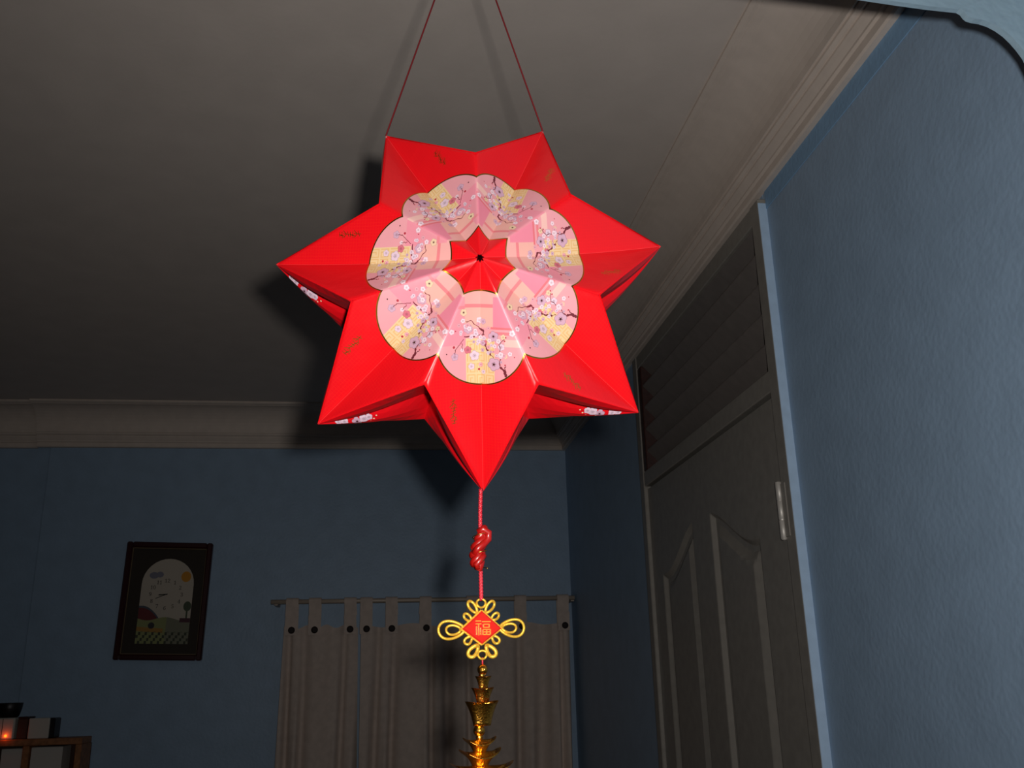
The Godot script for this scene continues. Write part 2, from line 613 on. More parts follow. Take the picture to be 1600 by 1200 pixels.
func room() -> void:
	struct("floor", box_mesh(Vector3(-5.7, -0.1, -3.6), Vector3(0.95, 0, 4.1), 0.001), M.floor_tile, "plain pale floor below the dark room", "floor")
	struct("ceiling", box_mesh(Vector3(-5.7, CEIL, -3.6), Vector3(0.95, CEIL + 0.12, 4.1), 0.001), M.ceiling_paint, "plain off-white ceiling above the star lantern", "ceiling")
	struct("wall_back", box_mesh(Vector3(-1.193, 0, BACK - 0.15), Vector3(0.95, CEIL, BACK), 0.001), M.blue_paint, "blue painted far wall behind the curtains and the wall clock", "wall")
	struct("wall_back_left", box_mesh(Vector3(-5.7, 0, BACK - 0.15), Vector3(-1.1935, CEIL, BACK - 0.012), 0.001), M.blue_paint, "slightly set back blue wall strip at the far left of the back wall", "wall")
	struct("wall_left", box_mesh(Vector3(-5.72, 0, BACK), Vector3(-5.57, CEIL, 4.0), 0.001), M.blue_paint, "blue painted wall at the left end of the room", "wall")
	struct("wall_front", box_mesh(Vector3(-5.7, 0, 3.95), Vector3(0.95, CEIL, 4.1), 0.001), M.blue_paint, "blue painted wall behind the camera", "wall")
	# the right wall with the doorway left open
	var st := begin()
	box(st, Vector3(WALL, 0, -1.44), Vector3(WALL + 0.15, CEIL, 4.0), 0.001)
	box(st, Vector3(WALL, 0, BACK), Vector3(WALL + 0.15, CEIL, -2.33), 0.001)
	box(st, Vector3(WALL, 2.44, -2.33), Vector3(WALL + 0.15, CEIL, -1.44), 0.0005)
	struct("wall_right", done(st), M.blue_paint, "blue painted right wall around the grey door", "wall")
	struct("wall_beyond", box_mesh(Vector3(WALL + 0.16, 0, -2.6), Vector3(WALL + 0.2, CEIL, -1.2), 0.001), M.louver_paint, "dark backing beyond the door louvers", "wall")
	struct("trim_1", box_mesh(Vector3(WALL - 0.0012, 2.418, -1.43), Vector3(WALL + 0.01, 2.47, -0.66), 0.0005), M.blue_band, "bluer cut-in paint band under the right cornice", "trim")
	struct("trim_2", cornice([BACK + 0.0, -0.65], func(z, p): return Vector3(WALL - p.x, CEIL - p.y, z + (p.x if z < -3.0 else 0.0))), M.cornice_plaster, "white moulded plaster cornice along the right wall", "cornice")
	struct("trim_3", cornice([-1.236, WALL], func(x, p): return Vector3(x - (p.x if x > 0.0 else 0.0), CEIL - p.y, BACK + p.x)), M.cornice_plaster, "white moulded plaster cornice along the far wall", "cornice")
	struct("trim_4", cornice([-5.57, -1.237], func(x, p): return Vector3(x, CEIL - p.y * 1.005, BACK - 0.012 + p.x)), M.cornice_plaster, "left length of the far wall cornice beyond the joint", "cornice")


func door() -> void:
	var fx := WALL - 0.015
	var frame := Node3D.new()
	frame.name = "door_1"
	add_child(frame, true)
	frame.set_meta("kind", "structure")
	tag(frame, "grey panelled door with a louvred transom in the right wall", "door")
	part("door_jamb", box_mesh(Vector3(fx, 0, -1.468), Vector3(WALL + 0.1, 2.4395, -1.432), 0.002), M.door_paint, frame)
	part("door_jamb", box_mesh(Vector3(fx, 0, -2.335), Vector3(WALL + 0.1, 2.44, -2.30), 0.002), M.door_paint, frame)
	part("frame_edge", box_mesh(Vector3(fx - 0.0005, 0, -1.4325), Vector3(WALL + 0.004, 2.43, -1.4295), 0.001), M.edge_paint, frame)
	part("frame_head", box_mesh(Vector3(fx + 0.002, 2.405, -2.301), Vector3(WALL + 0.1, 2.44, -1.4675), 0.002), M.door_paint, frame)
	part("transom_rail", box_mesh(Vector3(fx + 0.002, 2.090, -2.31), Vector3(WALL + 0.1, 2.128, -1.46), 0.002), M.door_paint, frame)
	for k in 5:
		var y := 2.157 + k * 0.0575
		part("louver_slat", box_mesh(Vector3(WALL - 0.016, y - 0.005, -2.305), Vector3(WALL + 0.054, y + 0.005, -1.462), 0.002, Basis(Vector3(0, 0, 1), -0.80)), M.louver_paint, frame)
	part("louver_stop", box_mesh(Vector3(fx + 0.003, 2.128, -2.302), Vector3(WALL + 0.06, 2.405, -2.272), 0.002), M.dark_wood, frame)
	part("transom_backing", box_mesh(Vector3(WALL + 0.085, 2.1, -2.31), Vector3(WALL + 0.1, 2.44, -1.46), 0.001), M.louver_paint, frame)
	part("door_leaf", door_leaf(WALL - 0.006), M.door_paint, frame)
	# the butt hinge at the near edge of the leaf
	var hz := -1.472
	var hinge := part("hinge_pin", lathe_mesh([Vector2(0, 0), Vector2(0.0040, 0.001), Vector2(0.0052, 0.003), Vector2(0.0052, 0.094), Vector2(0.0040, 0.097), Vector2(0, 0.098)], Vector3(fx - 0.002, 1.835, hz), 12), M.steel, frame)
	for k in 3:
		part("hinge_knuckle", lathe_mesh([Vector2(0.0050, 0.0), Vector2(0.0057, 0.0006), Vector2(0.0057, 0.0296), Vector2(0.0050, 0.0302)], Vector3(fx - 0.002, 1.838 + k * 0.032, hz), 12), M.steel, hinge)
	part("hinge_plate", box_mesh(Vector3(fx - 0.0015, 1.840, hz), Vector3(fx + 0.001, 1.928, hz + 0.022), 0.0005), M.door_paint, frame)


func door_panel_top(z: float) -> float:
	# both panels sweep up towards the middle of the door
	var t := clampf((absf(z + 1.91) - 0.06) / 0.25, 0.0, 1.0)
	return 1.945 - 0.085 * (t * t * (3 - 2 * t)) - 0.012 * sin(t * PI)


func door_leaf(x0: float) -> ArrayMesh:
	var zs := []
	var z := -2.298
	while z < -1.4725:
		zs.append(z)
		z += 0.003
	zs.append(-1.4725)
	var ys := []
	var y := 0.01
	while y < 2.083:
		ys.append(y)
		y += 0.05 if y < 1.35 else (0.012 if y < 1.83 else (0.003 if y < 1.95 else 0.02))
	ys.append(2.083)
	var depth := func(zz: float, yy: float) -> float:
		var d := -1.0
		for p in [[-1.852, -1.604], [-2.216, -1.968]]:
			d = maxf(d, minf(minf(zz - p[0], p[1] - zz), minf(door_panel_top(zz) - yy, yy - 0.95)))
		if d <= 0.0:
			return 0.0
		if d < 0.010:
			return -0.009 * d / 0.010
		if d < 0.022:
			return -0.009
		if d < 0.042:
			return -0.009 + 0.008 * (d - 0.022) / 0.020
		return -0.001
	var st := begin()
	for i in zs.size() - 1:
		for j in ys.size() - 1:
			var a := Vector3(x0 - depth.call(zs[i], ys[j]), ys[j], zs[i])
			var b := Vector3(x0 - depth.call(zs[i + 1], ys[j]), ys[j], zs[i + 1])
			var c := Vector3(x0 - depth.call(zs[i + 1], ys[j + 1]), ys[j + 1], zs[i + 1])
			var d := Vector3(x0 - depth.call(zs[i], ys[j + 1]), ys[j + 1], zs[i])
			quad(st, a, b, c, d, Vector3(-1, 0, 0))
	box(st, Vector3(x0 + 0.010, 0.01, -2.298), Vector3(x0 + 0.04, 2.083, -1.4725), 0.001)
	for e in [-2.298, -1.4725]:
		quad(st, Vector3(x0, 0.01, e), Vector3(x0, 2.083, e), Vector3(x0 + 0.012, 2.083, e), Vector3(x0 + 0.012, 0.01, e), Vector3(0, 0, 1 if e > -2 else -1))
	return done(st)


func arch_board() -> void:
	var b := thing("arch_board", "light blue painted arch board with a stepped rounded corner at the top right", "arch", Vector3(0, 0, -0.64))
	part("header_board", extrude(PackedVector2Array([Vector2(-5.55, 2.22), Vector2(-3.0, 2.262), Vector2(-1.2, 2.268), Vector2(-0.4, 2.252), Vector2(0.0421, 2.2245), Vector2(0.2068, 2.2094), Vector2(0.3046, 2.2024), Vector2(0.379, 2.1971), Vector2(0.438, 2.1917), Vector2(0.4679, 2.1894), Vector2(0.4962, 2.1882), Vector2(0.5255, 2.2023), Vector2(0.575, 2.2357), Vector2(0.655, 2.285), Vector2(0.655, CEIL - 0.003), Vector2(-5.55, CEIL - 0.003)]), -0.003, 0.002), M.board_paint, b)
	var o := PackedVector2Array([Vector2(0.4962, 2.1882), Vector2(0.4995, 2.1861), Vector2(0.5016, 2.1821), Vector2(0.5041, 2.1797), Vector2(0.5087, 2.1785)])
	for p in [[0.5162, 2.1777], [0.5236, 2.1754], [0.5306, 2.1714], [0.5371, 2.1659], [0.5424, 2.1593], [0.5468, 2.1524], [0.5512, 2.1437], [0.5551, 2.1290], [0.5579, 2.1077], [0.5584, 2.0845], [0.5584, 0.0050], [0.6550, 0.0050], [0.6550, 2.2842], [0.5751, 2.2348], [0.5255, 2.2016]]:
		o.append(Vector2(p[0], p[1]))
	part("corner_bracket", extrude(o, -0.003, 0.0032), M.board_paint, b)
	var h := thing("string_hook", "small steel hook that carries the lantern strings", "hook", Vector3(0.0582, 2.2667, -0.655))
	var pts := []
	for k in 13:
		var a := PI * 0.2 + PI * 1.3 * k / 12.0
		pts.append(Vector3(0.004 * cos(a * 0.0) * 0.0 + 0.0055 * cos(a), 0.0055 + 0.0055 * sin(a), 0.0))
	pts.append(Vector3(0.0055, 0.014, 0.002))
	pts.append(Vector3(0.004, 0.018, 0.0085))
	pts.append(Vector3(0.004, 0.018, 0.0125))
	part("hook_wire", tube_mesh(pts, 0.0011, 8), M.steel, h)
	part("hook_plate", lathe_mesh([Vector2(0, 0), Vector2(0.006, 0), Vector2(0.006, 0.001), Vector2(0.003, 0.0025), Vector2(0, 0.0025)], Vector3(0.004, 0.018, 0.0122), 16, Basis(Vector3(1, 0, 0), -PI / 2)), M.steel, h)


# ---------------------------------------------------------------- the star lantern

const TIPS := [Vector2(-0.0011, -0.1499), Vector2(-0.1193, -0.0950), Vector2(-0.1493, 0.0301), Vector2(-0.0637, 0.1361), Vector2(0.0615, 0.1378), Vector2(0.1485, 0.0361), Vector2(0.1185, -0.0965)]
const NOTCHES := [Vector2(-0.0402, -0.0808), Vector2(-0.0891, -0.0190), Vector2(-0.0679, 0.0540), Vector2(0.0035, 0.0929), Vector2(0.0716, 0.0581), Vector2(0.0870, -0.0201), Vector2(0.0387, -0.0840)]


func kite(C: Vector3, left: Vector3, right: Vector3, T: Vector3, front: float, i: int) -> ArrayMesh:
	# one face of a packet: two triangles hinged on the centre crease, their edges rolled over where the paper is folded
	var st := begin(true)
	var n := 112 if front > 0.0 else 20
	for side in [-1.0, 1.0]:
		st.set_smooth_group(1 if side < 0 else 2)
		var N: Vector3 = left if side < 0 else right
		var nrm := (N - C).cross(T - C).normalized()
		if nrm.z * front < 0:
			nrm = -nrm
		var bulge := 0.0016 * sin(i * 2.3 + side)
		var rows := []
		var uvs := []
		for a in n + 1:
			var row := []
			var uvr := []
			for b in n + 1 - a:
				var wn := float(a) / n
				var wt := float(b) / n
				var wc := 1.0 - wn - wt
				var fx := 44.1 * wn
				var fy := 87.5 * wn + 177.0 * wt
				var ds := absf(fx * 87.5 - fy * 44.1) / 98.0
				var de := absf((fx - 44.1) * 89.5 + (fy - 87.5) * 44.1) / 99.8
				var along := clampf((fx * 44.1 + fy * 87.5) / 9602.0, 0.0, 1.0)
				var roll := 0.0016 * pow(along, 4.0) * (1.3 if i == 0 else 0.8)
				if i == 1 and side < 0:
					roll = 0.0018 * pow(1.0 - along, 2.0)
				var d := -(0.0002 + 0.0008 * along) * pow(maxf(0.0, 1.0 - ds / 1.6), 2) - roll * pow(maxf(0.0, 1.0 - ds / 5.0), 2) - 0.0010 * pow(maxf(0.0, 1.0 - de / 2.2), 2)
				d += bulge * 27.0 * wn * wt * wc
				var sag := Vector3(0, 0, -front) * 0.0055 * 4.0 * wc * wt  # the crease sags between the point and the tip
				row.append(C * wc + N * wn + T * wt + nrm * d + sag)
				uvr.append(Vector2((512 + side * fx * K) / 1024.0, (16 + fy * K) / 2048.0))
			rows.append(row)
			uvs.append(uvr)
		for a in n:
			for b in n - a:
				if a + b < 2 and front > 0.0:
					continue  # the packets leave a small hole where their points meet
				tri_uv(st, [rows[a][b], rows[a + 1][b], rows[a][b + 1]], [uvs[a][b], uvs[a + 1][b], uvs[a][b + 1]], nrm)
				if b < n - a - 1:
					tri_uv(st, [rows[a + 1][b], rows[a + 1][b + 1], rows[a][b + 1]], [uvs[a + 1][b], uvs[a + 1][b + 1], uvs[a][b + 1]], nrm)
	return done(st)


func tri_uv(st: SurfaceTool, p: Array, uv: Array, outward: Vector3) -> void:
	var order := [0, 1, 2]
	if (p[1] - p[0]).cross(p[2] - p[0]).dot(outward) > 0.0:
		order = [0, 2, 1]
	for k in order:
		st.set_uv(uv[k])
		st.add_vertex(p[k])


func gusset(T: Vector3, F: Vector3, Bk: Vector3, out: Vector2, printed: bool) -> ArrayMesh:
	# the side of a packet, folded inwards between its front edge and its back edge
	var st := begin()
	var mid := Vector3(F.x, F.y, 0) * 0.87
	mid.z = -0.014
	var o := Vector3(out.x, out.y, 0)
	var n := 10
	for half in 2:
		var E := F if half == 0 else Vector3(Bk.x * 1.045, Bk.y * 1.045, Bk.z)
		var bow := Vector3(out.x, out.y, 0) * 0.004
		for a in n:
			var t0 := float(a) / n
			var t1 := float(a + 1) / n
			for b in 4:
				var s0 := b / 4.0
				var s1 := (b + 1) / 4.0
				var q := []
				var uv := []
				for c in [[t0, s0], [t1, s0], [t1, s1], [t0, s1]]:
					var e: Vector3 = T.lerp(E, c[0])
					var m: Vector3 = T.lerp(mid, c[0])
					var p := e.lerp(m, c[1]) + bow * sin(c[0] * PI) * sin(c[1] * PI)
					q.append(p)
					var uu: Vector2 = Vector2(0.05 + 0.86 * c[0], 0.03 + 0.42 * c[0] * c[1]) if half == 1 and printed else Vector2(0.95 - 0.02 * c[0], 0.6 + 0.3 * c[1])
					uv.append(uu)
				tri_uv(st, [q[0], q[1], q[2]], [uv[0], uv[1], uv[2]], o)
				tri_uv(st, [q[0], q[2], q[3]], [uv[0], uv[2], uv[3]], o)
	return done(st)


func lantern() -> void:
	var b := Basis(Vector3(0.9975, 0.0382, 0.0588), Vector3(-0.0417, 0.9974, 0.0584), Vector3(-0.0564, -0.0607, 0.9966)).orthonormalized()
	var o := thing("star_lantern", "large red paper star lantern with pink plum blossom roundels hanging from two strings", "lantern", Vector3(0.06242, 1.90973, -0.66050))
	o.basis = b
	var zn := 0.0518
	var zb := -0.047
	var C := Vector3(0.0011, 0.0005, 0.0776)
	for i in 7:
		var l: Vector2 = NOTCHES[i]
		var r: Vector2 = NOTCHES[(i + 6) % 7]
		var t := Vector3(TIPS[i].x, TIPS[i].y, 0)
		var p := part("red_packet", kite(C, Vector3(l.x, l.y, zn), Vector3(r.x, r.y, zn), t, 1.0, i), M.packet_paper, o)
		part("back_panel", kite(Vector3(C.x, C.y, -C.z), Vector3(l.x, l.y, zb), Vector3(r.x, r.y, zb), t, -1.0, i), M.packet_paper, p)
		for e in [l, r]:
			var away: Vector2 = (e - TIPS[i]).orthogonal()
			if away.dot(TIPS[i]) > 0.0 and away.dot(e - (l + r) / 2.0) < 0.0 or away.dot(e - (l + r) / 2.0) < 0.0:
				away = -away
			part("side_gusset", gusset(t, Vector3(e.x, e.y, zn), Vector3(e.x, e.y, zb), away.normalized(), e == (l if i == 6 else r) and i > 0 and i != 5), M.gusset_paper, p)
	# strings from the two upper points to the hook
	for k in [3, 4]:
		var from := Vector3(TIPS[k].x, TIPS[k].y, 0)
		var to: Vector3 = b.inverse() * (Vector3(0.0582, 2.2667, -0.655) - o.position)
		var s := part("hanging_string", tube_mesh([from * 0.985, from, from.lerp(to, 0.5), to], 0.0007, 6), M.thread_red, o)
		s.set_meta("label", "thin dark red string")


# ---------------------------------------------------------------- the gold charm

func cx(px: float, py: float) -> float:
	return (px - 752.5) * 0.000434 - (py - 980.0) * 0.0000062


func cy(py: float) -> float:
	var d := py - 980.0
	return -0.000426 * d + 0.0000000875 * d * d


func cp(px: float, py: float, z := 0.0) -> Vector3:
	# charm plan: millimetre-scale drawing units measured down from the middle of the medallion
	return Vector3(cx(px, py), cy(py), z)


func loop(px: float, py: float, rx: float, ry: float, turn: float, pinch: float, z := 0.0) -> Array:
	var pts := []
	var mid := cp(px, py, z)
	for k in 36:
		var a := TAU * k / 36
		var x := cos(a) * rx * 0.000434
		var y := sin(a) * ry * 0.00043 * (1.0 - pinch * (0.5 + 0.5 * cos(a)))
		pts.append(mid + Vector3(x * cos(turn) - y * sin(turn), x * sin(turn) + y * cos(turn), 0.0006 * sin(2 * a)))
	return pts


func bar(st: SurfaceTool, x0: float, y0: float, x1: float, y1: float) -> void:
	# a stroke of the character, in the drawing units of the plaque (1/8.889 of the charm's)
	var a := cp(660 + (x0 - 1.5) / 8.889, 920 + (y0 - 1.5) / 8.889)
	var b := cp(660 + (x1 + 1.5) / 8.889, 920 + (y1 + 1.5) / 8.889)
	box(st, Vector3(minf(a.x, b.x), minf(a.y, b.y), 0.0022), Vector3(maxf(a.x, b.x), maxf(a.y, b.y), 0.0032), 0.0001)


func ingot(px: float, top: float, bottom: float, width: float, wing: float, turn: float) -> ArrayMesh:
	# a boat-shaped ingot: narrow foot, flaring rim that rises into two wings, domed middle
	var st := begin(true)
	var base := cp(px, bottom)
	var h := cy(top) - cy(bottom)
	var w := width * 0.000434 / 2.0
	var rows := []
	var n := 32
	for r in 15:
		var row := []
		for k in n:
			var a := TAU * k / n
			var c := cos(a)
			var s := sin(a)
			var wg := pow(absf(c), 2.2)
			var p: Vector3
			if r <= 8:
				var t := r / 8.0
				var foot := 0.36 if wing > 0.3 else 0.52
				var flare := foot + (1.0 - foot) * (0.55 * t + 0.45 * pow(t, 2.6))
				var rimh := h * (1.0 - wing * (1.0 - wg))
				p = Vector3(c * w * flare, rimh * t, s * w * 0.66 * (0.48 + 0.52 * (0.5 * t + 0.5 * t * t)))
			else:
				var t := (r - 8) / 6.0
				var rim := Vector3(c * w, h * (1.0 - wing * (1.0 - wg)), s * w * 0.66)
				var dome := h * (0.62 + 0.22 * (1.0 - pow(1.0 - t, 2)))
				p = Vector3(rim.x * (1.0 - t) * 0.94, lerpf(rim.y * 0.93, dome, minf(1.0, t * 1.6)), rim.z * (1.0 - t) * 0.92)
			row.append(base + Basis(Vector3(0, 1, 0), turn) * p)
		rows.append(row)
	for r in 14:
		for k in n:
			var l := (k + 1) % n
			var mid: Vector3 = (rows[r][k] + rows[r + 1][l]) / 2.0
			var out := mid - (base + Vector3(0, h * 0.5, 0))
			if r > 8:
				out = Vector3(0, 1, 0)
			elif r < 8:
				out.y = -absf(out.y) * 0.3
			tri(st, rows[r][k], rows[r][l], rows[r + 1][l], out)
			if r < 13:
				tri(st, rows[r][k], rows[r + 1][l], rows[r + 1][k], out)
	for k in n:
		tri(st, base, rows[0][k], rows[0][(k + 1) % n], Vector3(0, -1, 0))
	return done(st)


func ball(px: float, py: float, r: float) -> ArrayMesh:
	var pr := []
	for k in 13:
		var a := PI * k / 12.0
		pr.append(Vector2(sin(a) * r, -cos(a) * r))
	return lathe_mesh(pr, cp(px, py), 20)


func twisted(points: Array, spread: float, radius: float, turns: float) -> ArrayMesh:
	var st := begin(true)
	var n := 150
	for strand in 2:
		var pts := []
		for k in n + 1:
			var t := float(k) / n
			var f := t * (points.size() - 1)
			var i := mini(int(f), points.size() - 2)
			var p: Vector3 = points[i].lerp(points[i + 1], f - i)
			var a := TAU * turns * t + PI * strand
			pts.append(p + Vector3(cos(a), 0, sin(a)) * spread)
		tube(st, pts, radius, 6)
	return done(st)


func charm() -> void:
	var o := thing("lucky_charm", "gold lucky charm with red diamond plaque and stacked gold ingots hanging below the star", "charm", Vector3(0.0643, 1.6643, -0.662))
	o.rotation.y = deg_to_rad(9.0)
	part("cord", twisted([cp(751.5, 764), cp(750.5, 800), cp(750.5, 832), cp(748.5, 860), cp(751, 886), cp(751.5, 910), cp(752, 937)], 0.0007, 0.0010, 30), M.red_cord, o)
	# the red ribbon wound into a knot round the cord, with its gold thread
	var knot := []
	for k in 110:
		var t := k / 109.0
		var a := TAU * 4.4 * t
		var y := lerpf(830, 886, t)
		var r := 3.0 + 4.6 * sin(t * PI) + 0.8 * sin(a * 0.7)
		var lean := 4.0 * cos(t * PI * 1.5)
		knot.append(cp(749.0 + lean + cos(a) * r, y - 5.0 * cos(a), sin(a) * r * 0.000434))
	var kn := part("ribbon_knot", tube_mesh(knot, 0.0030, 10), M.red_ribbon, o)
	part("ribbon_loop", tube_mesh([cp(746, 832, 0.002), cp(753, 828, 0.004), cp(762, 833, 0.004), cp(762, 843, 0.003), cp(753, 851, 0.005), cp(744, 858, 0.0055), cp(739, 866, 0.003)], 0.0026, 10), M.red_ribbon, kn)
	part("ribbon_end", tube_mesh([cp(754, 868, 0.004), cp(747, 877, 0.0050), cp(742, 882, 0.004), cp(745, 888, 0.002)], 0.0024, 10), M.red_ribbon, kn)
	var wire := []
	for k in 60:
		var t := k / 59.0
		var a := TAU * 4.0 * t + 0.8
		wire.append(cp(750 + cos(a) * (9.0 + 3.5 * sin(t * 14.0)), lerpf(834, 889, t), 0.001 + sin(a) * 0.0058))
	part("gold_wire", tube_mesh(wire, 0.00035, 5), M.gold_thread, kn)
	# medallion
	var rim := [cp(752.3, 953.5), cp(785.5, 981.9), cp(752.8, 1007), cp(719.5, 982.4)]
	var st := begin()
	for k in 4:
		var a: Vector3 = rim[k]
		var b: Vector3 = rim[(k + 1) % 4]
		var inw: Vector3 = (cp(752.5, 981) - (a + b) / 2.0).normalized()
		for q in [[0.0, 0.0022, -0.0015], [0.0021, 0.0016, -0.0012]]:
			var pts := [a + inw * q[0], b + inw * q[0]]
			pts[0] = a.lerp(cp(752.5, 981), q[0] / 0.0115)
			pts[1] = b.lerp(cp(752.5, 981), q[0] / 0.0115)
			tube(st, pts, 0.0009, 8)
	part("plaque_rim", done(st), M.gold_charm, o)
	var outline := PackedVector2Array()
	for p in rim:
		outline.append(Vector2(p.x, p.y) * 0.97)
	var plaque := part("plaque", extrude(outline, -0.001, 0.0022, 0.0009), M.red_enamel, o)
	st = begin()
	for s in [[722, 442, 800, 454], [722, 482, 804, 494], [760, 488, 774, 646], [730, 520, 741, 640], [790, 540, 802, 640], [814, 452, 938, 464], [830, 488, 924, 499], [830, 488, 842, 542], [912, 488, 924, 542], [830, 532, 924, 543], [822, 560, 942, 572], [822, 560, 834, 642], [930, 560, 942, 642], [822, 630, 942, 642], [876, 560, 888, 642], [822, 594, 942, 606]]:
		bar(st, s[0], s[1], s[2], s[3])
	part("character", done(st), M.orange_gold, plaque)
	for l in [
		[703.8, 983.6, 20.8, 17.0, 0.0, 0.42, 0.00125], [706.8, 983.8, 11.5, 8.4, 0.0, 0.3, 0.00110],
		[802.8, 981.6, 20.0, 16.6, PI, 0.42, 0.00125], [798.2, 981.6, 11.5, 8.0, PI, 0.3, 0.00110],
		[737.8, 948.2, 10.6, 6.4, -0.92, 0.45, 0.00125], [766.2, 948.2, 10.6, 6.4, PI + 0.92, 0.45, 0.00125],
		[729.6, 964.2, 7.0, 5.2, -0.70, 0.35, 0.00115], [775.2, 963.4, 7.0, 5.2, PI + 0.70, 0.35, 0.00115],
		[731.2, 1000.0, 7.0, 5.6, 0.75, 0.3, 0.00120], [775.4, 999.2, 7.0, 5.6, PI - 0.75, 0.3, 0.00120],
		[739.6, 1016.8, 10.4, 7.2, 0.86, 0.4, 0.0017], [767.4, 1016.8, 10.4, 7.2, PI - 0.86, 0.4, 0.0017]]:
		part("filigree_loop", tube_mesh(loop(l[0], l[1], l[2], l[3], l[4], l[5]), l[6] * 0.8, 8, true, 0.75), M.gold_charm, o)
	part("hanging_ring", tube_mesh(loop(751.8, 942.5, 7.2, 6.6, 0.0, 0.0), 0.0008, 8, true), M.gold_charm, o)
	part("hanging_ring", tube_mesh(loop(753.8, 1023.0, 7.0, 6.4, 0.0, 0.0), 0.0008, 8, true), M.gold_charm, o)
	part("cord", tube_mesh([cp(754, 1027), cp(754, 1040)], 0.0006, 6), M.red_cord, o)
	part("bead", ball(754, 1046, 0.0036), M.gold_ingot, o)
	part("bead", ball(753, 1055, 0.0022), M.gold_ingot, o)
	part("ingot", ingot(755.5, 1056, 1076, 28, 0.10, 0.3), M.gold_ingot, o)
	part("ingot", ingot(754.5, 1074, 1098, 39, 0.12, 0.3), M.gold_ingot, o)
	part("ingot", ingot(753.5, 1095, 1134, 58, 0.10, 0.35), M.gold_ingot, o)
	part("bead", ball(748.8, 1141.5, 0.0040), M.gold_ingot, o)
	part("bead", ball(749, 1152, 0.0024), M.gold_ingot, o)
	part("ingot", ingot(749.5, 1151, 1175, 54, 0.55, 0.1), M.gold_ingot, o)
	part("ingot", ingot(750.5, 1169, 1197, 68, 0.55, 0.15), M.gold_ingot, o)
	part("ingot", ingot(752.5, 1190, 1226, 100, 0.55, -0.1), M.gold_ingot, o)


# ---------------------------------------------------------------- far wall: curtains, clock, shelf

func curtain_mesh(x0: float, x1: float, flare0: float, flare1: float, seed_: float) -> ArrayMesh:
	var st := begin(true)
	var nx := int((x1 - x0) / 0.006)
	var ny := 40
	var rows := []
	for j in ny + 1:
		var t := float(j) / ny
		var row := []
		for i in nx + 1:
			var u := float(i) / nx
			var x := lerpf(x0 + flare0 * t, x1 + flare1 * t, u)
			var w := x * 84.0 + 2.2 * sin(x * 17.0 + seed_) + 1.3 * sin(x * 41.0) + 0.7 * sin(t * 4.0 + x * 9.0)
			var z := (0.007 + 0.014 * minf(1.0, t * 3.0)) * (sin(w) + 0.35 * sin(2.0 * w + 1.0 + t * 5.0)) + 0.008 * sin(x * 27.0 + seed_ * 2.0 + t * 2.0)
			var sag := 0.006 * sin(u * 24.0 + seed_) * (1.0 - t)
			row.append(Vector3(x, lerpf(1.815 + sag, 0.25, t), z))
		rows.append(row)
	for j in ny:
		for i in nx:
			quad(st, rows[j][i], rows[j][i + 1], rows[j + 1][i + 1], rows[j + 1][i], Vector3(0, 0, 1))
	return done(st)


func curtain(label: String, x0: float, x1: float, f0: float, f1: float, tabs: Array, seed_: float) -> void:
	var o := thing("curtain", label, "curtain", Vector3(0, 0, -3.335), "tab-top curtains on the far wall")
	part("fabric", curtain_mesh(x0, x1, f0, f1, seed_), M.curtain_cloth, o)
	for k in tabs.size():
		var x: float = tabs[k]
		var pts := [Vector2(-0.013, 1.805), Vector2(-0.013, 1.885)]
		for a in 9:
			pts.append(Vector2(-0.0125 * cos(PI * a / 8.0), 1.8985 + 0.0125 * sin(PI * a / 8.0)))
		pts.append_array([Vector2(0.015, 1.85), Vector2(0.020, 1.800), Vector2(0.019, 1.787)])
		var st := begin()
		for i in pts.size() - 1:
			var p: Vector2 = pts[i]
			var q: Vector2 = pts[i + 1]
			var dn := Vector3(0, (q - p).orthogonal().y, (q - p).orthogonal().x)
			var w := 0.0205
			var lean := 0.004 * sin(x * 40.0)
			quad(st, Vector3(x - w, p.y, p.x), Vector3(x + w, p.y, p.x), Vector3(x + w + lean * float(i > 9), q.y, q.x), Vector3(x - w + lean * float(i > 9), q.y, q.x), Vector3(0, 0.4, 1) if i > 1 else Vector3(0, 0, -1))
		var tb := part("tab", done(st), M.curtain_cloth, o)
		part("button", lathe_mesh([Vector2(0.011, 0), Vector2(0.0115, 0.003), Vector2(0.009, 0.006), Vector2(0.004, 0.0065), Vector2(0, 0.006)], Vector3(x + 0.002, 1.8035, 0.0195), 16, Basis(Vector3(1, 0, 0), PI / 2)), M.button_brown, tb)


func curtains() -> void:
	var r := thing("curtain_rod", "thin metal curtain rod across the far wall", "curtain rod", Vector3(0, 1.8985, -3.335))
	part("rod", tube_mesh([Vector3(-0.392, 0, 0), Vector3(-0.1, 0, 0), Vector3(0.3, 0, 0), Vector3(0.655, 0, 0)], 0.008, 12), M.rod_metal, r)
	for x in [-0.375, 0.648]:
		part("bracket", box_mesh(Vector3(x - 0.006, -0.012, -0.085), Vector3(x + 0.006, 0.002, 0.0), 0.001), M.rod_metal, r)
	curtain("pale tab-top curtain panel on the left half of the rod", -0.345, -0.098, -0.03, 0.02, [-0.320, -0.244, -0.126], 0.4)
	curtain("wider pale tab-top curtain panel on the right, behind the gold charm", -0.088, 0.632, 0.01, -0.01, [-0.071, 0.014, 0.131, 0.293, 0.461, 0.612], 2.1)


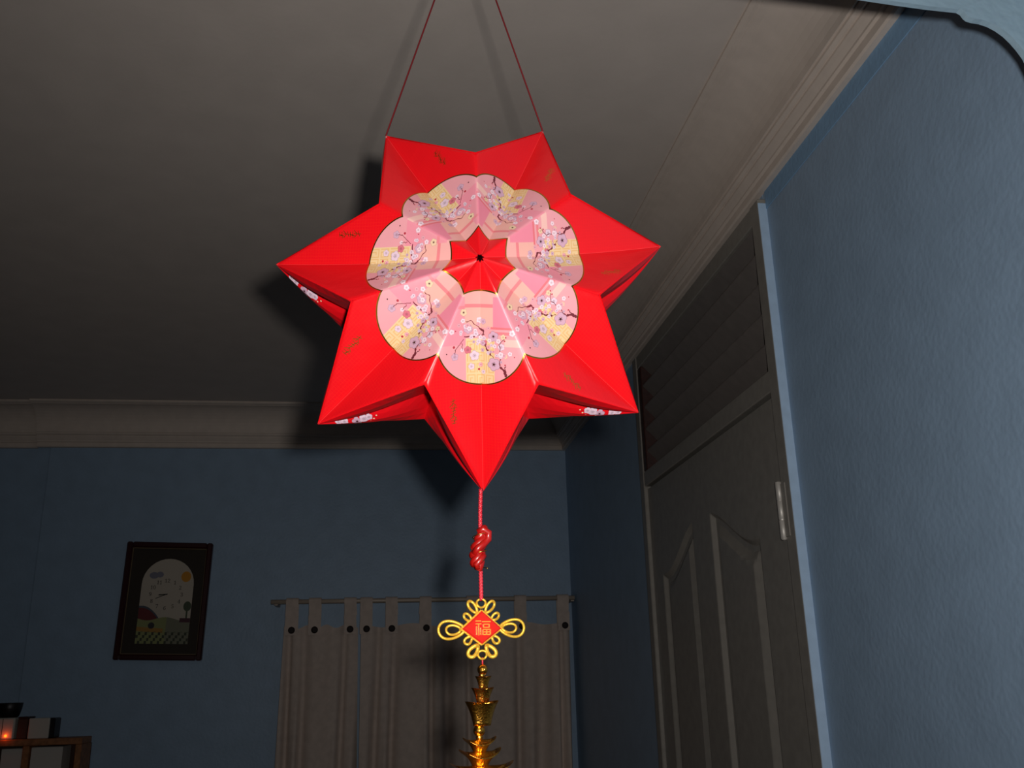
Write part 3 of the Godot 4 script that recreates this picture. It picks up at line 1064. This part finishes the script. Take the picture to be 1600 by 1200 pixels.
func clock_print() -> StandardMaterial3D:
	var im := Image.create(256, 384, false, Image.FORMAT_RGB8)
	im.fill(Color(0.74, 0.71, 0.64))
	var old := img
	for y in 384:
		for x in 256:
			var u := x / 256.0
			var v := y / 384.0
			var c := Color(0.76, 0.72, 0.66)
			if Vector2(u - 0.22, (v - 0.20) * 2.3).length() < 0.09 or Vector2(u - 0.33, (v - 0.19) * 2.0).length() < 0.07:
				c = Color(0.50, 0.50, 0.56)
			if Vector2((u - 0.84), (v - 0.21) * 1.5).length() < 0.095:
				c = Color(0.80, 0.55, 0.16)
			if v > 0.56 + 0.30 * pow(maxf(0.0, u - 0.05), 2) * 4.0 and u < 0.42 and v < 0.76:
				c = Color(0.30, 0.33, 0.38) if v < 0.585 + 0.30 * pow(maxf(0.0, u - 0.05), 2) * 4.0 else Color(0.42, 0.16, 0.17)
			if Vector2(u - 0.92, (v - 0.56) * 1.3).length() < 0.075 or absf(u - 0.92) < 0.015 and v > 0.56 and v < 0.70:
				c = Color(0.30, 0.34, 0.26)
			if v > 0.71 + 0.02 * sin(u * 9.0):
				c = Color(0.56, 0.58, 0.38) if u < 0.55 else Color(0.50, 0.50, 0.42)
				if absf(v - 0.83 - 0.04 * u) < 0.025 and u < 0.5:
					c = Color(0.66, 0.50, 0.24)
				if (int(u * 24) + int(v * 30)) % 3 == 0 and v > 0.86:
					c = Color(0.24, 0.26, 0.20)
				if Vector2(u - 0.27, (v - 0.79) * 1.6).length() < 0.06:
					c = Color(0.20, 0.20, 0.22)
			if u > 0.80 and v > 0.70 and v < 0.75:
				c = Color(0.32, 0.18, 0.22)
			im.set_pixel(x, y, c)
	img = old
	var m := plain("clock_print", Color.WHITE, 0.7)
	m.albedo_texture = ImageTexture.create_from_image(im)
	return m


func wall_clock() -> void:
	var o := thing("wall_clock", "dark red wooden framed picture clock with an arched dial on the blue far wall", "clock", Vector3(-0.757, 1.915, BACK + 0.001))
	o.rotation.z = deg_to_rad(-1.7)
	var w := 0.1435
	var h := 0.197
	var f := 0.019
	for s in [[-w, -h, -w + f, h], [w - f, -h, w, h], [-w + f + 0.0002, h - f, w - f - 0.0002, h], [-w + f + 0.0002, -h, w - f - 0.0002, -h + f]]:
		part("frame_rail", box_mesh(Vector3(s[0], s[1], 0), Vector3(s[2], s[3], 0.024), 0.004), M.frame_lacquer, o)
	part("backing_mat", box_mesh(Vector3(-w + 0.01, -h + 0.01, 0.002), Vector3(w - 0.01, h - 0.01, 0.010), 0.001), M.mat_card, o)
	for s in [[-w + f, -h + f, -w + f + 0.003, h - f], [w - f - 0.003, -h + f, w - f, h - f], [-w + f + 0.0032, h - f - 0.003, w - f - 0.0032, h - f], [-w + f + 0.0032, -h + f, w - f - 0.0032, -h + f + 0.003]]:
		part("gilt_slip", box_mesh(Vector3(s[0], s[1], 0.009), Vector3(s[2], s[3], 0.013), 0.0008), M.gilt, o)
	# the arched picture
	var x0 := -0.081
	var x1 := 0.091
	var yb := -0.143
	var spring := 0.055
	var out := PackedVector2Array([Vector2(x0, yb), Vector2(x1, yb)])
	for k in 17:
		var a := PI * k / 16.0
		out.append(Vector2((x0 + x1) / 2 + (x1 - x0) / 2 * cos(a), spring + 0.086 * sin(a)))
	var st := begin()
	var ix := Geometry2D.triangulate_polygon(out)
	for t in ix.size() / 3:
		var p := []
		var uv := []
		for k in 3:
			var q := out[ix[t * 3 + k]]
			p.append(Vector3(q.x, q.y, 0.0125))
			uv.append(Vector2((q.x - x0) / (x1 - x0), 1.0 - (q.y - yb) / (spring + 0.086 - yb)))
		tri_uv(st, p, uv, Vector3(0, 0, 1))
	for k in out.size():
		var a2 := out[k]
		var b2 := out[(k + 1) % out.size()]
		var e := b2 - a2
		st.set_uv(Vector2(0.5, 0.2))
		quad(st, Vector3(a2.x, a2.y, 0.009), Vector3(b2.x, b2.y, 0.009), Vector3(b2.x, b2.y, 0.0125), Vector3(a2.x, a2.y, 0.0125), Vector3(e.y, -e.x, 0))
	part("dial_picture", done(st), clock_print(), o)
	var mid := Vector3(0.003, 0.020, 0.0128)
	var font := SystemFont.new()
	font.font_names = PackedStringArray(["Droid Serif"])
	for n in range(1, 13):
		var tm := TextMesh.new()
		tm.text = str(n)
		tm.font = font
		tm.font_size = 32
		tm.pixel_size = 0.00052
		tm.depth = 0.0006
		var nu := part("numeral", tm, M.ink, o)
		var a := TAU * n / 12.0
		nu.position = mid + Vector3(sin(a) * 0.052, cos(a) * 0.046, 0)
	var hub := part("clock_hand", box_mesh(Vector3(-0.001, -0.006, 0), Vector3(0.001, 0.036, 0.001), 0.0002), M.ink, o)
	hub.position = mid + Vector3(0, 0, 0.001)
	hub.rotation.z = deg_to_rad(113)
	var hub2 := part("clock_hand", box_mesh(Vector3(-0.0016, -0.005, 0), Vector3(0.0016, 0.024, 0.001), 0.0002), M.ink, o)
	hub2.position = mid + Vector3(0, 0, 0.0022)
	hub2.rotation.z = deg_to_rad(95)


func shelf_corner() -> void:
	var o := thing("bookcase", "low open wooden bookcase at the bottom left against the far wall", "bookcase", Vector3(-1.205, 0, -3.352))
	var zf := 0.052
	var zb := -0.052
	part("top_board", box_mesh(Vector3(-0.47, 1.4673, zb), Vector3(0.258, 1.487, zf), 0.002), M.shelf_wood, o)
	for x in [-0.47, 0.083, 0.239]:
		part("upright", box_mesh(Vector3(x, 0.0, zb), Vector3(x + 0.019, 1.4671, zf), 0.002), M.shelf_wood, o)
	for y in [0.06, 0.42, 0.78, 1.14]:
		part("shelf", box_mesh(Vector3(-0.4505, y, zb), Vector3(0.0825, y + 0.018, zf - 0.004), 0.002), M.shelf_wood, o)
		part("shelf", box_mesh(Vector3(0.1025, y, zb), Vector3(0.2385, y + 0.018, zf - 0.004), 0.002), M.shelf_wood, o)
	part("back_board", box_mesh(Vector3(-0.47, 0.0, zb - 0.006), Vector3(0.258, 1.4671, zb - 0.0005), 0.001), M.brown_card, o)
	var books := "white boxes in the bookcase"
	var p := thing("paper_box", "white card box standing in the right compartment of the bookcase", "box", Vector3(-1.052, 1.158, -3.352), books)
	part("carton", box_mesh(Vector3(-0.048, 0.0005, -0.045), Vector3(0.046, 0.304, 0.040), 0.002), M.white_card, p)
	part("lid_flap", box_mesh(Vector3(-0.0475, 0.262, 0.0402), Vector3(0.0455, 0.266, 0.0412), 0.0003), M.white_card, p)
	p = thing("paper_box", "wider white card box standing in the left compartment of the bookcase", "box", Vector3(-1.168, 1.158, -3.352), books)
	part("carton", box_mesh(Vector3(-0.020, 0.0005, -0.045), Vector3(0.042, 0.302, 0.040), 0.002), M.white_card, p)
	# on top
	p = thing("white_box", "small square white box with a dark side standing on the bookcase", "box", Vector3(-1.083, 1.4875, -3.345))
	part("front_panel", box_mesh(Vector3(-0.032, 0.0, 0.030), Vector3(0.030, 0.061, 0.038), 0.002), M.white_plastic, p)
	part("casing", box_mesh(Vector3(-0.030, 0.0, -0.03), Vector3(0.044, 0.060, 0.0298), 0.003), M.dark_plastic, p)
	p = thing("brown_box", "small dark brown box between the white box and the charger", "box", Vector3(-1.132, 1.4875, -3.345))
	part("carton", box_mesh(Vector3(-0.017, 0, -0.03), Vector3(0.0125, 0.060, 0.034), 0.002), M.brown_card, p)
	part("lid", box_mesh(Vector3(-0.018, 0.0605, -0.031), Vector3(0.0135, 0.066, 0.035), 0.002), M.dark_wood, p)
	p = thing("charger", "white plug-in device with a glowing orange light on the bookcase", "charger", Vector3(-1.182, 1.4875, -3.35))
	part("housing", box_mesh(Vector3(-0.034, 0, -0.02), Vector3(0.026, 0.064, 0.046), 0.004), M.white_plastic, p)
	part("seam", box_mesh(Vector3(-0.010, 0.002, 0.0455), Vector3(-0.0085, 0.062, 0.0468), 0.0003), M.dark_plastic, p)
	part("indicator_lamp", lathe_mesh([Vector2(0.0042, 0), Vector2(0.0042, 0.001), Vector2(0.003, 0.0024), Vector2(0, 0.003)], Vector3(0.0035, 0.011, 0.046), 14, Basis(Vector3(1, 0, 0), PI / 2)), M.led_orange, p)
	var l := OmniLight3D.new()
	l.name = "indicator_glow"
	l.position = Vector3(0.0035, 0.011, 0.056)
	l.light_color = Color(1.0, 0.35, 0.1)
	l.light_energy = 0.0003
	l.light_size = 0.004
	l.omni_range = 6.0
	l.omni_attenuation = 2.0
	l.shadow_enabled = true
	p.add_child(l, true)
	p = thing("dark_bowl", "dark bowl sitting on top of the white charger", "bowl", Vector3(-1.191, 1.552, -3.345))
	part("bowl_body", lathe_mesh([Vector2(0, 0), Vector2(0.026, 0), Vector2(0.030, 0.004), Vector2(0.036, 0.024), Vector2(0.0385, 0.042), Vector2(0.037, 0.044), Vector2(0.034, 0.024), Vector2(0.024, 0.006), Vector2(0, 0.005)], Vector3.ZERO, 28), M.dark_plastic, p)
	part("foot_ring", lathe_mesh([Vector2(0.020, -0.0002), Vector2(0.027, 0.0), Vector2(0.0275, 0.003), Vector2(0.021, 0.003)], Vector3.ZERO, 24), M.dark_plastic, p)
